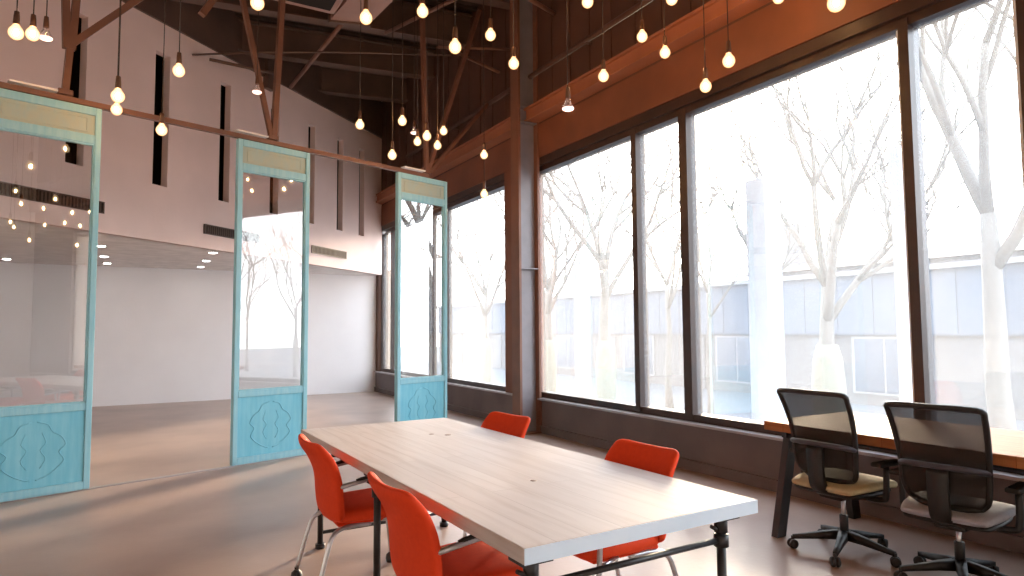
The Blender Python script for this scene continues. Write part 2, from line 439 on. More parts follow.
# duct and plenum box
du = empty('air_duct', (2.6, 8.6, 5.95))
m = MB(); m.slab([(-.36, .45), (.16, .30), (.34, -1.75), (-.18, -1.65)], -.12, .14); m.build('duct_body', M['duct'], du)
m = MB(); m.slab([(-.38, .47), (.18, .31), (.19, .24), (-.37, .40)], -.15, .17); m.build('duct_flange', M['beam'], du)
m = MB(); m.slab([(-.19, -.95), (.30, -1.05), (.31, -1.11), (-.18, -1.01)], -.15, .17)
m.build('duct_flange', M['beam'], du)
tag(du, 'pale brown rectangular air duct under the roof beams', 'duct')
bx = empty('plenum_box', (1.8, 8.45, 5.82))
m = MB(); m.box(-.52, .46, -.75, .38, 0, .32, bev=.03); m.build('housing', M['duct'], bx)
m = MB(); m.box(-.42, .36, -.6, .24, -.02, .0); 
m.build('grille', M['void'], bx); tag(bx, 'brown ceiling air unit with dark grille left of the duct', 'air unit')

# ------------------------------------------------------------------ partition row
pa = R(16.76); DP = Vector((math.cos(pa), math.sin(pa), 0)); NP = Vector((-DP.y, DP.x, 0)); PP = Vector((-.36, 7.29, 0))
def pr(s, n=0, z=0): return PP + DP * s + NP * n + Vector((0, 0, z))
def partition():
    r = empty('partition_door', (0, 0, 0)); W, T, Hh = .87, .035, 3.585
    f = MB()
    for x in (0, W - .052): f.box(x, x + .052, -T, T, .01, Hh, bev=.006)
    f.box(.052, W - .052, -T, T, 3.51, Hh, bev=.004)
    f.box(.052, W - .052, -T, T, 3.235, 3.32, bev=.006)
    f.box(.052, W - .052, -T, T, .73, .80, bev=.006)
    f.box(.052, W - .052, -T, T, .01, .085, bev=.004)
    f.build('frame', M['teal'], r)
    g = MB()
    for x in (.052, W - .062): g.box(x, x + .010, -.022, .022, .80, 3.235)
    g.box(.062, W - .062, -.022, .022, .80, .812); g.box(.062, W - .062, -.022, .022, 3.223, 3.235)
    g.build('glazing_bead', M['teal'], r)
    g = MB(); g.box(.052, W - .052, -.003, .003, .80, 3.235); g.build('glass_pane', M['panglass'], r)
    t = MB(); t.box(.052, W - .052, -.014, .014, 3.32, 3.51); tp = t.build('top_panel', M['teal_top'], r)
    t = MB()
    for a, b, c_, d in ((.11, W - .11, 3.475, 3.485), (.11, W - .11, 3.345, 3.355)): t.box(a, b, -.02, -.013, c_, d)
    for x in (.11, W - .12): t.box(x, x + .01, -.02, -.013, 3.355, 3.475)
    t.build('molding', M['teal_top'], tp)
    lp = MB(); lp.box(.052, W - .052, -.014, .014, .085, .73)
    lpo = lp.build('lower_panel', M['teal_panel'], r)
    o = MB()                                              # carved bracket-shaped outline
    cx = W / 2
    for sx in (-1, 1):
        pts = [(cx + sx * u, -.016, v) for u, v in ((.02, .66), (.10, .63), (.14, .56), (.20, .52), (.24, .44), (.19, .38), (.23, .30), (.16, .22), (.08, .17), (.02, .15))]
        o.tube(smooth_path(pts, 3), .0055, 5)
        pts = [(cx + sx * u, -.016, v) for u, v in ((.06, .56), (.09, .47), (.05, .41), (.09, .33), (.05, .25))]
        o.tube(smooth_path(pts, 3), .004, 5)
    o.build('carved_ornament', M['teal_panel'], lpo)
    return r
p0 = partition(); DPL = ['turquoise framed tall glass partition at the left edge of the picture',
                         'turquoise framed tall glass partition in the middle, its glass mirroring bare trees',
                         'turquoise framed tall glass partition on the right, beside the windows']
for i, s in enumerate((-.87, 1.32, 3.49)):
    o = p0 if i == 0 else copy_tree(p0)
    o.location = pr(s); o.rotation_euler = (0, 0, pa); tag(o, DPL[i], 'partition', 'turquoise glass partitions')
rl = MB(); rl.bar(pr(-.9, 0, 3.618), pr(4.03, 0, 3.618), .06, .05)
tag(rl.build('overhead_rail', M['truss']), 'long rust-brown rail running over the three glass partitions', 'rail')
ft = MB(); ft.bar(pr(-4.2, 0, .004), pr(5.45, 0, .004), .07, .008)
tag(ft.build('floor_track', M['sillmat']), 'pale metal track set in the floor under the partitions', 'floor track')
def hanger(s0, members, label):
    h = empty('truss_hanger', pr(s0, 0, 3.65), pa)
    for mem in members:
        m = MB(); m.bar(*[(q[0] - s0, q[1], q[2] - 3.65) for q in mem[0]], mem[1], mem[2]); m.build('strut', M['truss'], h)
    m = MB(); m.box(-.06, .06, -.05, .05, 0, .05, bev=.006); m.build('gusset', M['truss'], h)
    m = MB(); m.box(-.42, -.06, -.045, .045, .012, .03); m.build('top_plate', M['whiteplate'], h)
    tag(h, label, 'hanger', 'steel hangers of the overhead rail')
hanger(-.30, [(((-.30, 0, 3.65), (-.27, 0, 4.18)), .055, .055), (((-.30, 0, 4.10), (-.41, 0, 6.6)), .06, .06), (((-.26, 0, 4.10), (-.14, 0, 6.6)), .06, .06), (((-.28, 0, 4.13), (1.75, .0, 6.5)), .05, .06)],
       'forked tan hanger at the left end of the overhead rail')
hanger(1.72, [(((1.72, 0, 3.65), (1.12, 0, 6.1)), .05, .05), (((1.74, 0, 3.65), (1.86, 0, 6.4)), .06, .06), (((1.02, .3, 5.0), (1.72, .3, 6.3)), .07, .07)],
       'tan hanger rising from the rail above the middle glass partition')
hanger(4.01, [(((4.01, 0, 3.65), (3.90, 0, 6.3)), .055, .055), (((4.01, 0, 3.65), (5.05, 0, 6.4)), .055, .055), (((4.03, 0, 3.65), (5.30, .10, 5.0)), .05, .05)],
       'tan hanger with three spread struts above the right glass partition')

# ------------------------------------------------------------------ vents and downlights on the back
def vent(s0, s1, z, label):
    v = empty('wall_vent', wb((s0 + s1) / 2, -.012, z), ang); L = s1 - s0
    m = MB(); m.box(-L / 2, L / 2, 0, .010, -.075, .075); m.build('backing', M['void'], v)
    f = MB(); f.box(-L / 2, L / 2, -.012, .0, .062, .078); f.box(-L / 2, L / 2, -.012, 0, -.078, -.062); f.box(-L / 2, -L / 2 + .016, -.012, 0, -.062, .062); f.box(L / 2 - .016, L / 2, -.012, 0, -.062, .062)
    f.build('frame', M['vent'], v)
    g = MB(); n = int(L / .045)
    for k in range(n): g.box(-L / 2 + .02 + k * (L - .04) / n, -L / 2 + .04 + k * (L - .04) / n, -.010, .0, -.062, .062)
    g.build('grille', M['vent'], v)
    tag(v, label, 'vent', 'brown wall vents')
vent(-9.9, -7.17, 3.085, 'long brown wall vent behind the left glass partition')
vent(-5.45, -4.2, 3.06, 'brown wall vent left of and behind the middle glass partition')
vent(-2.68, -1.47, 3.06, 'brown wall vent between the middle and right glass partitions')
DL = [(-.52, 11.6), (-.54, 13.2), (-.54, 14.5), (1.05, 11.8), (1.06, 13.2), (1.07, 14.5), (-2.05, 14.4), (2.65, 13.4), (2.65, 14.6), (-2.05, 13.1), (-2.05, 11.6)]
DLL = ['nearest of the three left recessed downlights in the low soffit', 'middle of the three left recessed downlights in the low soffit', 'deepest of the three left recessed downlights in the low soffit',
       'nearest of the three recessed downlights left of the middle partition', 'middle of the three recessed downlights left of the middle partition', 'deepest of the three recessed downlights left of the middle partition',
       'recessed downlight seen low through the left glass partition', 'front recessed downlight right of the middle partition', 'rear recessed downlight right of the middle partition', 'recessed downlight behind the left partition, middle of its row', 'recessed downlight behind the left partition, front of its row']
dl0 = None
for (x, y), l in zip(DL, DLL):
    if dl0 is None:
        dl0 = d = empty('downlight')
        m = MB(); m.lathe([(.066, -.006), (.084, -.006), (.087, 0), (.066, 0)], n=20); m.build('trim_ring', M['whitepost'], d)
        m = MB(); m.lathe([(.001, -.014), (.05, -.012), (.064, -.006), (.064, -.001), (.001, -.001)], n=20); m.build('lens', M['downl'], d)
    else: d = copy_tree(dl0)
    d.location = (x, y, 2.76); tag(d, l, 'downlight', 'recessed soffit downlights')

# ------------------------------------------------------------------ pendants
def pendant(kind):
    r = empty('pendant_lamp')                              # origin at the bulb centre
    m = MB(); m.lathe([(.004, .16), (.016, .155), (.019, .12), (.022, .065), (.020, .06)], n=12); m.build('socket', M['socket'], r, True)
    m = MB()
    if kind == 'globe':
        prof = [(.001, -.050), (.018, -.047), (.034, -.036), (.045, -.018), (.048, 0), (.044, .020), (.033, .037), (.022, .052), (.018, .066)]
        m.lathe(prof, n=18); b = m.build('bulb', M['bulb'], r, True)
        m = MB(); m.lathe([(.001, -.022), (.010, -.018), (.015, -.004), (.014, .012), (.006, .026), (.001, .028)], n=10); m.build('filament', M['filament'], b, True)
    else:
        prof = [(.001, -.045), (.030, -.044), (.046, -.036), (.050, -.025), (.044, -.008), (.030, .02), (.021, .045), (.018, .066)]
        m.lathe(prof[3:], n=18); b = m.build('bulb', M['clear'], r, True)
        m = MB(); m.lathe(prof[:4], n=18); m.build('lens', M['floodlit'], b, True)
    return r
def pendant_cord(r, z):
    top = 6.62 + .06 * r.location.x
    m = MB(); m.tube([(0, 0, .155), (0, 0, top - z)], .0045, 5); m.build('cord', M['cord'], r)
    m = MB(); m.lathe([(.001, top - z - .03), (.045, top - z - .03), (.05, top - z + .0)], n=12); m.build('ceiling_rose', M['socket'], r)
PL = [
 (-.81, 5.68, 3.59, 'g', 'pendant bulb at the top left corner, leftmost of the close three'),
 (-.76, 6.05, 3.74, 'g', 'pendant bulb at the top left corner, middle of the close three'),
 (-.73, 6.51, 3.93, 'f', 'pinkish flood pendant at the top left corner, rightmost of the close three'),
 (-.18, 5.75, 3.26, 'g', 'upper of the two overlapping pendant bulbs right of the left partition'),
 (-.22, 6.82, 3.47, 'g', 'lower of the two overlapping pendant bulbs right of the left partition'),
 (.14, 6.62, 3.28, 'g', 'pendant bulb hanging in front of the rail before the second wall slot'),
 (.24, 5.97, 3.62, 'g', 'pendant bulb high between the second and third wall slots'),
 (.68, 4.81, 3.79, 'g', 'pendant bulb cut by the top of the picture above the middle partition'),
 (1.08, 7.54, 4.13, 'f', 'pinkish flood pendant just left of the hanger over the middle partition'),
 (1.46, 4.77, 3.85, 'g', 'large pendant bulb in front of the pale air duct'),
 (1.99, 4.93, 4.1, 'g', 'pendant bulb near the top edge, right of the duct'),
 (2.06, 4.44, 3.62, 'g', 'pendant bulb just left of the slanting strut, largest there'),
 (2.71, 5.08, 4.12, 'g', 'pendant bulb near the top edge, right of the slanting strut'),
 (2.9, 4.99, 3.86, 'g', 'pendant bulb left of the steel column top'),
 (3.06, 4.37, 3.31, 'f', 'unlit flood pendant in front of the orange ledge above the first big window'),
 (3.61, 4.59, 3.74, 'g', 'pendant bulb over the orange ledge, right of the unlit flood bulb'),
 (3.91, 4.4, 4.1, 'g', 'pendant bulb high over the brown wall, left of the narrow window'),
 (4.09, 4.3, 3.95, 'g', 'pendant bulb touching the orange ledge above the narrow window'),
 (3.18, 4.24, 4.17, 'g', 'pendant bulb cut by the top edge, left of the brown pipe end'),
 (3.79, 3.89, 4.19, 'g', 'pendant bulb cut by the top edge, right of the brown pipe end'),
 (4.05, 3.79, 3.46, 'g', 'lower pendant bulb of the pair before the window head'),
 (3.89, 3.4, 3.5, 'g', 'upper pendant bulb of the pair before the window head'),
 (4.50, 3.40, 4.16, 'g', 'pendant bulb cut by the top edge above the widest window'),
 (3.32, 2.14, 3.25, 'g', 'large pendant bulb at the top edge, rightmost of all'),
 (2.08, 6.99, 3.73, 'g', 'small pendant bulb alone before the far end of the back wall'),
 (2.49, 6.76, 3.77, 'g', 'upper left pendant bulb of the far cluster over the right partition'),
 (3.35, 8.61, 4.29, 'f', 'small unlit flood pendant in the far cluster over the right partition'),
 (2.73, 6.63, 3.6, 'g', 'pendant bulb just right of the hanger post in the far cluster'),
 (2.97, 7.52, 3.8, 'g', 'pendant bulb just left of the hanger post in the far cluster'),
 (3.25, 7.35, 3.93, 'g', 'upper right pendant bulb of the far cluster over the right partition'),
 (3.19, 7.4, 3.75, 'g', 'lower right pendant bulb of the far cluster, between two struts'),
 (2.4, 6.83, 3.39, 'g', 'lowest pendant bulb of the far cluster, above the right partition'),
 (3.7, 7.12, 3.63, 'g', 'small pendant bulb before the orange ledge left of the column'),
 (3.71, 7.14, 3.14, 'g', 'small pendant bulb hanging lowest, before the far window'),
]
EX = [(2.63, 1.29, 3.4), (3.32, .54, 3.5), (1.96, .91, 3.35), (2.78, -.67, 3.5), (3.27, -.56, 3.6), (2.37, .70, 3.1), (2.96, 1.10, 3.05), (2.40, 1.05, 3.65), (2.12, 2.42, 3.4), (2.85, 1.65, 3.6), (1.59, 1.98, 3.5), (1.40, 2.20, 3.65), (1.9, 2.34, 3.6), (-1.6, 1.6, 3.5), (-1.2, -.8, 3.6), (.6, -1.2, 3.5)]  # out-of-view bulbs for the glass reflections; the last few added only for light
protos = {}
for x, y, z, k, l in PL + [(x, y, z, 'g', None) for x, y, z in EX]:
    if k not in protos:
        r = protos[k] = pendant('globe' if k == 'g' else 'flood')
        r_src = r; kids = list(r.children); protos[k + 'kids'] = kids
    else:
        r = protos[k].copy(); col.objects.link(r)
        for ch in protos[k + 'kids']: copy_tree(ch, r)
    r.location = (x, y, z)
    pendant_cord(r, z)
    tag(r, l or 'glowing pendant bulb hanging behind the photographer, seen only mirrored in the partition glass', 'pendant lamp', 'bare bulb pendants' if l else 'mirrored pendants')

# ------------------------------------------------------------------ meeting table
TX0, TX1, TY0, TY1, TZ = 1.058, 2.182, 1.842, 4.83, .75
t = empty('meeting_table', ((TX0 + TX1) / 2, (TY0 + TY1) / 2, 0), R(1.2)); ox, oy = t.location.x, t.location.y
m = MB(); m.box(TX0 - ox, TX1 - ox, TY0 - oy, TY1 - oy, TZ - .054, TZ, bev=.004); m.build('tabletop', M['tabletop'], t)
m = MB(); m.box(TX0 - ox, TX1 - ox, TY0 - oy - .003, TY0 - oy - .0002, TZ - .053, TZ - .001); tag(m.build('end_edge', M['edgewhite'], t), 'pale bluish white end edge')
for lx in (1.12, 2.03):
    for ly in (1.90, 3.40, 4.52):
        m = MB(); m.tube([(lx - ox, ly - oy, .0), (lx - ox, ly - oy, TZ - .054)], .019, 12)
        m.tube([(lx - ox, ly - oy, 0), (lx - ox, ly - oy, .03)], .032, 12)
        lg = m.build('leg', M['black'], t)
        f = MB(); f.box(lx - ox - .06, lx - ox + .06, ly - oy - .045, ly - oy + .045, TZ - .064, TZ - .054)
        f.tube([(lx - ox, ly - oy, TZ - .064), (lx - ox, ly - oy, TZ - .12)], .027, 12)
        f.tube([(lx - ox, ly - oy, .575), (lx - ox, ly - oy, .625)], .030, 12)
        f.tube([(lx - ox - .055, ly - oy, TZ - .09), (lx - ox, ly - oy, TZ - .12)], .008, 6)
        f.build('pipe_fitting', M['black'], lg)
for ly, z in ((1.90, .60), (3.40, .60), (4.52, .60), (4.52, .10)):
    m = MB(); m.tube([(1.12 - ox, ly - oy, z), (2.03 - ox, ly - oy, z)], .012, 10); m.build('crossbar', M['black'], t)
for x, y, rr in ((1.75, 4.12, .018), (1.83, 4.03, .022), (1.595, 2.614, .016)):
    m = MB(); m.lathe([(.001, -.001), (rr, -.001), (rr, .0006), (.001, .0008)], (x - t.location.x, y - t.location.y, TZ), 10); tag(m.build('wood_knot', M['knot'], t), 'dark knot in the pale planks')
tag(t, 'long whitewashed plank meeting table on black pipe legs', 'table')

# ------------------------------------------------------------------ red chairs
def red_chair():
    r = empty('meeting_chair')
    # backrest: wide, curved, leaning back
    ctrl = [(-.175, .405), (-.205, .418), (-.222, .45), (-.232, .52), (-.238, .60), (-.252, .67), (-.282, .74), (-.316, .788), (-.336, .817), (-.347, .834), (-.351, .841)]
    wd = [.40, .45, .475, .49, .49, .49, .485, .47, .45, .40, .33]; th = [.02, .045, .055, .055, .055, .055, .055, .05, .042, .026, .010]
    b = cushion(ctrl, wd, th, bow=.035, n=28, p=4); b.build('backrest', M['orange'], r)
    ctrl = [(-.21, .425), (-.195, .435), (-.12, .442), (0, .445), (.12, .448), (.20, .446), (.245, .435), (.258, .425)]
    wd = [.30, .40, .45, .47, .47, .45, .41, .32]; th = [.03, .07, .08, .085, .085, .08, .06, .02]
    b = cushion(ctrl, wd, th, n=28, p=4); b.build('seat', M['orange'], r)
    s = MB(); s.box(-.20, .20, -.19, .19, .39, .41, bev=.006); s.build('seat_pan', M['orange'], r)
    for sy in (-1, 1):
        m = MB(); m.tube(smooth_path([(-.02, sy * .18, .385), (-.15, sy * .195, .387), (-.225, sy * .212, .365), (-.262, sy * .225, .29), (-.325, sy * .240, .06)], 5), .0125, 10)
        lg = m.build('leg', M['chrome'], r)
        w_ = MB(); w_.lathe([(.001, 0), (.03, 0), (.034, .02), (.03, .045), (.012, .06), (.012, .075)], (-.325, sy * .240, 0), 12); w_.build('castor', M['blackp'], lg, True)
        m = MB(); m.tube(smooth_path([(.255, sy * .255, .06), (.225, sy * .25, .30), (.205, sy * .25, .55), (.175, sy * .25, .63), (.10, sy * .25, .653), (-.05, sy * .25, .64), (-.17, sy * .243, .62), (-.215, sy * .225, .605)], 5), .0125, 10)
        lg = m.build('leg', M['chrome'], r)
        w_ = MB(); w_.lathe([(.001, 0), (.03, 0), (.034, .02), (.03, .045), (.012, .06), (.012, .075)], (.255, sy * .255, 0), 12); w_.build('castor', M['blackp'], lg, True)
        a = MB(); a.tube(smooth_path([(.13, sy * .25, .655), (.08, sy * .25, .663), (-.03, sy * .25, .654), (-.12, sy * .246, .640)], 4), [.008] + [.012] * 11 + [.008], 8)
        a.build('arm_pad', M['blackp'], r)
        m = MB(); m.tube([(.21, sy * .25, .40), (.05, sy * .18, .395)], .010, 8); m.build('side_tube', M['chrome'], r)
    return r
rc = red_chair()
RC = [(1.165, 3.77, 0, 'orange-red meeting chair at the left side of the long table, farther of the two there'),
      (1.20, 2.56, 1, 'orange-red meeting chair at the left side of the long table, nearest the photographer'),
      (2.0, 4.02, 188, 'orange-red meeting chair on the window side of the long table, at its far end'),
      (2.00, 2.62, 182, 'orange-red meeting chair on the window side of the long table, nearer the desk')]
for i, (x, y, a, l) in enumerate(RC):
    o = rc if i == 0 else copy_tree(rc)
    o.location = (x, y, 0); o.rotation_euler = (0, 0, R(a)); tag(o, l, 'chair', 'orange-red chairs around the meeting table')

# ------------------------------------------------------------------ window desk
DX0, DX1, DY0, DY1, DZ = 3.94, 4.93, -.6, 3.22, .78
d = empty('window_desk', ((DX0 + DX1) / 2, (DY0 + DY1) / 2, 0)); ox, oy = d.location.x, d.location.y
m = MB(); m.box(DX0 - ox, DX1 - ox, DY0 - oy, DY1 - oy, DZ - .062, DZ, bev=.004); m.build('desktop', M['desktop'], d)
for ly in (DY1 - .12, .95, DY0 + .12):
    for lx, fx in ((DX0 + .14, DX0 - .03), (DX1 - .26, DX1 - .15)):
        m = MB(); m.slab([(-.045, -.025), (.045, -.025), (.045, .025), (-.045, .025)], 0, DZ - .062)
        for v in m.bm.verts:
            k = 1 - v.co.z / (DZ - .062); v.co.x += lx - ox + (fx - lx) * k; v.co.y += ly - oy
        m.build('leg', M['black'], d)
    m = MB(); m.box(DX0 + .06 - ox, DX1 - .18 - ox, ly - oy - .02, ly - oy + .02, DZ - .11, DZ - .062); m.build('apron', M['black'], d)
m = MB(); m.box(DX0 + .15 - ox, DX0 + .19 - ox, DY0 + .1 - oy, DY1 - .15 - oy, DZ - .10, DZ - .062); m.build('apron', M['black'], d)
m = MB(); m.box(DX0 + .45 - ox, DX0 + .62 - ox, DY0 + .4 - oy, DY1 - .5 - oy, DZ - .17, DZ - .155); m.box(DX0 + .45 - ox, DX0 + .455 - ox, DY0 + .4 - oy, DY1 - .5 - oy, DZ - .155, DZ - .09); m.box(DX0 + .615 - ox, DX0 + .62 - ox, DY0 + .4 - oy, DY1 - .5 - oy, DZ - .155, DZ - .062)
m.build('cable_tray', M['grayp'], d)
tag(d, 'long orange-brown wooden desk on black legs along the windows', 'desk')

# ------------------------------------------------------------------ mesh task chairs
def task_chair():
    r = empty('task_chair')
    zs = [.50, .54, .62, .72, .82, .92, 1.00, 1.035]
    xs = [-.13, -.155, -.175, -.18, -.20, -.235, -.275, -.295]
    ws = [.34, .41, .44, .45, .465, .48, .49, .48]
    hw = lambda i: ws[i] * .475
    cur = lambda y, i: -.035 * (1 - (y / .25) ** 2) * (1 if i < 6 else .7)
    # frame tube around the outline
    ring = [(xs[i], -hw(i), zs[i]) for i in range(8)]
    top = [(xs[7] + cur(y, 7), y, zs[7] + .008) for y in (-.14, 0, .14)]
    ring2 = [(xs[i], hw(i), zs[i]) for i in reversed(range(8))]
    bot = [(xs[0] + cur(y, 0), y, zs[0] - .012) for y in (.10, 0, -.10)]
    f = MB(); loop = ring + top + ring2 + bot + [ring[0]]
    f.tube(smooth_path(loop, 3), .016, 8); f.build('back_frame', M['blackp'], r, True)
    n = MB(); rings = []
    for i in range(8):
        rings.append([(xs[i] + cur(hw(i) * k / 6, i), hw(i) * k / 6, zs[i]) for k in range(-6, 7)])
    vr = [[n.bm.verts.new(p) for p in rg] for rg in rings]
    for a, b in zip(vr, vr[1:]):
        for k in range(12): n.bm.faces.new((a[k], a[k + 1], b[k + 1], b[k])).smooth = True
    no = n.build('net_back', M['net'], r); sd = no.modifiers.new('thickness', 'SOLIDIFY'); sd.thickness = .002
    l = MB()
    l.tube(smooth_path([(-.18, -.215, .70), (-.24, -.17, .715), (-.27, 0, .72), (-.24, .17, .715), (-.18, .215, .70)], 4), .016, 8)
    l.build('lumbar_support', M['grayp'], r, True)
    s = MB(); s.slab([(-.045, -.02), (.045, -.02), (.045, .02), (-.045, .02)], 0, 1)
    prof = [(-.05, .39), (-.17, .40), (-.245, .46), (-.265, .56), (-.27, .70)]
    s.bm.free(); s = MB()
    rings = []
    for i, (x, z) in enumerate(smooth_path([(a, 0, b) for a, b in prof], 4)) if False else enumerate([(p.x, p.z) for p in smooth_path([(a, 0, b) for a, b in prof], 4)]):
        rings.append([Vector((x - .014, -.05, z - .012)), Vector((x + .014, -.05, z + .012)), Vector((x + .014, .05, z + .012)), Vector((x - .014, .05, z - .012))])
    s.loft(rings); s.build('spine', M['blackp'], r)
    c = cushion([(-.235, .44), (-.225, .443), (-.12, .455), (0, .46), (.12, .462), (.20, .455), (.24, .435), (.25, .42)], [.36, .42, .47, .49, .49, .47, .43, .36], [.02, .04, .055, .06, .06, .055, .045, .02], n=24, p=4)
    c.build('seat', M['seatc'], r)
    c = cushion([(-.22, .42), (-.20, .415), (0, .412), (.18, .415), (.21, .42)], [.32, .42, .45, .42, .34], [.02, .035, .04, .035, .02], n=20, p=4); c.build('seat_shell', M['blackp'], r)
    g = MB(); g.box(-.14, .10, -.08, .08, .355, .40, bev=.015); g.build('tilt_mechanism', M['blackp'], r)
    for sy in (-1, 1):
        a = MB(); a.tube(smooth_path([(.0, sy * .16, .385), (.0, sy * .26, .39), (.0, sy * .285, .43), (.01, sy * .285, .60)], 4), .018, 8)
        ao = a.build('armrest', M['blackp'], r, True)
        q = MB(); q.box(-.10, .14, sy * .285 - .035, sy * .285 + .035, .60, .628, bev=.010); q.build('arm_pad', M['blackp'], ao)
    g = MB(); g.lathe([(.014, .20), (.014, .36)], n=12); go = g.build('gas_lift', M['chrome'], r)
    g = MB(); g.lathe([(.026, .09), (.026, .24), (.02, .245)], n=12); g.build('lift_cover', M['blackp'], r)
    for k in range(5):
        th = 2 * math.pi * k / 5 - .22; c_, s_ = math.cos(th), math.sin(th)
        rings = []
        for rr, z, w2, h2 in ((.02, .115, .028, .028), (.12, .105, .022, .022), (.24, .085, .016, .015), (.31, .075, .013, .012)):
            P = Vector((rr * c_, rr * s_, z)); side = Vector((-s_, c_, 0)) * w2; upv = Vector((0, 0, h2))
            rings.append([P + side + upv, P - side + upv, P - side - upv, P + side - upv])
        m = MB(); m.loft(rings); lg = m.build('base_leg', M['blackp'], r)
        w_ = MB(); mt = Matrix.Translation((.31 * c_, .31 * s_, .03)) @ Matrix.Rotation(th + .5, 4, 'Z') @ Matrix.Rotation(R(90), 4, 'X')
        w_.lathe([(.008, -.026), (.026, -.026), (.030, -.020), (.030, -.006), (.02, -.004), (.02, .004), (.030, .006), (.030, .020), (.026, .026), (.008, .026)], n=14, m=mt)
        w_.tube([(.31 * c_, .31 * s_, .03), (.31 * c_, .31 * s_, .08)], .010, 8)
        w_.build('castor', M['blackp'], lg)
    return r
tcA = task_chair(); tcB = copy_tree(tcA)
tcA.location = (3.99, 2.66, 0); tcA.rotation_euler = (0, 0, R(0))
tag(tcA, 'black mesh-back task chair with a beige seat, left one at the desk', 'chair', 'mesh task chairs at the window desk')
tcB.location = (4.04, 2.0, 0); tcB.rotation_euler = (0, 0, R(8))
for ch in tcB.children:                                 # its gas lift is set a little lower
    if not (ch.name.startswith('base_leg') or ch.name.startswith('lift_cover')): ch.location.z -= .025
for ch in tcB.children:
    if ch.name.startswith('seat') and 'shell' not in ch.name:
        ch.data = ch.data.copy(); ch.data.materials[0] = M['seatg']
tag(tcB, 'black mesh-back task chair with a pale grey seat, right one at the desk', 'chair', 'mesh task chairs at the window desk')

# ------------------------------------------------------------------ outdoors
GZ = -1.0
gr = MB(); gr.box(5.36, 70, -60, 90, GZ - .2, GZ); struct('ground', gr, M['ground'])
def pol(az, dist): return (dist * math.sin(R(az)), dist * math.cos(R(az)))
# low clad building across the yard
b = empty('garage_building', (20, 12, GZ))
m = MB(); m.box(0, 8, -17, 34, 0, 2.2); m.build('lower_wall', M['facade2'], b)
m = MB(); m.box(-.12, 8, -17, 34, 2.2, 4.1)
for k in range(42): m.box(-.14, -.12, -16.8 + 1.2 * k, -15.65 + 1.2 * k, 2.25, 4.02)
m.build('upper_cladding', M['facade'], b)
m = MB(); m.box(-.3, 8.1, -17.1, 34.1, 4.1, 4.25); m.build('roof', M['parape'], b)
for k in range(8):
    y = 4.4 - 5.7 * 3 + 5.7 * k
    m = MB(); m.box(-.06, 0, y, y + 2.1, .35, 2.15); wf = m.build('window', M['parape'], b)
    m = MB()
    for q in (0, 1): m.box(-.08, -.06, y + .08 + q * 1.0, y + 1.0 + q * 1.0, .42, 2.08)
    m.build('pane', M['extglass'], wf)
    m = MB(); m.box(-.05, 0, y + 2.7, y + 3.6, 0, 2.1); m.build('door', M['extdoor'], b)
tag(b, 'low blue-grey clad building with a row of windows across the yard', 'building')
b = empty('brick_house', (32, 22, GZ))
m = MB(); m.box(0, 7, -14, 5, 0, 5.6); m.build('wall', M['facade2'], b)
m = MB(); m.slab([(-.4, 5.6), (7.4, 5.6), (3.5, 6.6)], -14.4, 5.4, Matrix(((1, 0, 0, 0), (0, 0, 1, 0), (0, 1, 0, 0), (0, 0, 0, 1)))); m.build('roof', mat('brown_tiles', (.12, .085, .07), .8), b)
m = MB(); m.box(1.4, 2.4, 2.6, 3.5, 5.5, 8.6); m.build('chimney', M['facade2'], b)
for k in range(5):
    m = MB(); m.box(-.05, 0, -13 + 3.5 * k, -11.6 + 3.5 * k, 3.2, 4.7); m.build('window', M['extglass'], b)
tag(b, 'tan house with a chimney rising behind the low clad building', 'building')
b = empty('tower_block', (40, 2, GZ))
m = MB(); m.box(0, 9, -10, 8, 0, 9); m.build('wall', M['facade2'], b)
m = MB(); m.box(-.3, 9.3, -10.3, 8.3, 9, 9.5); m.build('roof', M['parape'], b)
for k in range(4):
    for q in range(2):
        m = MB(); m.box(-.05, 0, -8.8 + 4.2 * k, -7 + 4.2 * k, 3.5 + 2.8 * q, 5.2 + 2.8 * q); m.build('window', M['extglass'], b)
tag(b, 'flat-roofed tan block behind the bare tree at the right window', 'building')
def post(az0, az1, x, top, label):
    y0 = x / math.tan(R(az1)); y1 = x / math.tan(R(az0)); w_ = (y1 - y0) * .5
    p = empty('white_post', (x, (y0 + y1) / 2, GZ))
    m = MB(); m.box(-w_ / 2, w_ / 2, -w_ / 2, w_ / 2, .15, top - GZ, bev=.01); m.build('shaft', M['whitepost'], p)
    m = MB(); m.box(-w_ / 2 - .05, w_ / 2 + .05, -w_ / 2 - .05, w_ / 2 + .05, 0, .15, bev=.01); m.build('plinth', M['whitepost'], p)
    tag(p, label, 'post', 'white yard posts')
post(49.7, 52.7, 8.2, 3.7, 'broad white post outside the widest window')
post(60.2, 61.7, 8.2, 3.7, 'white post outside, just left of the right mullion')
post(35.4, 36.6, 8.2, 2.9, 'slim white post outside the window right of the column')

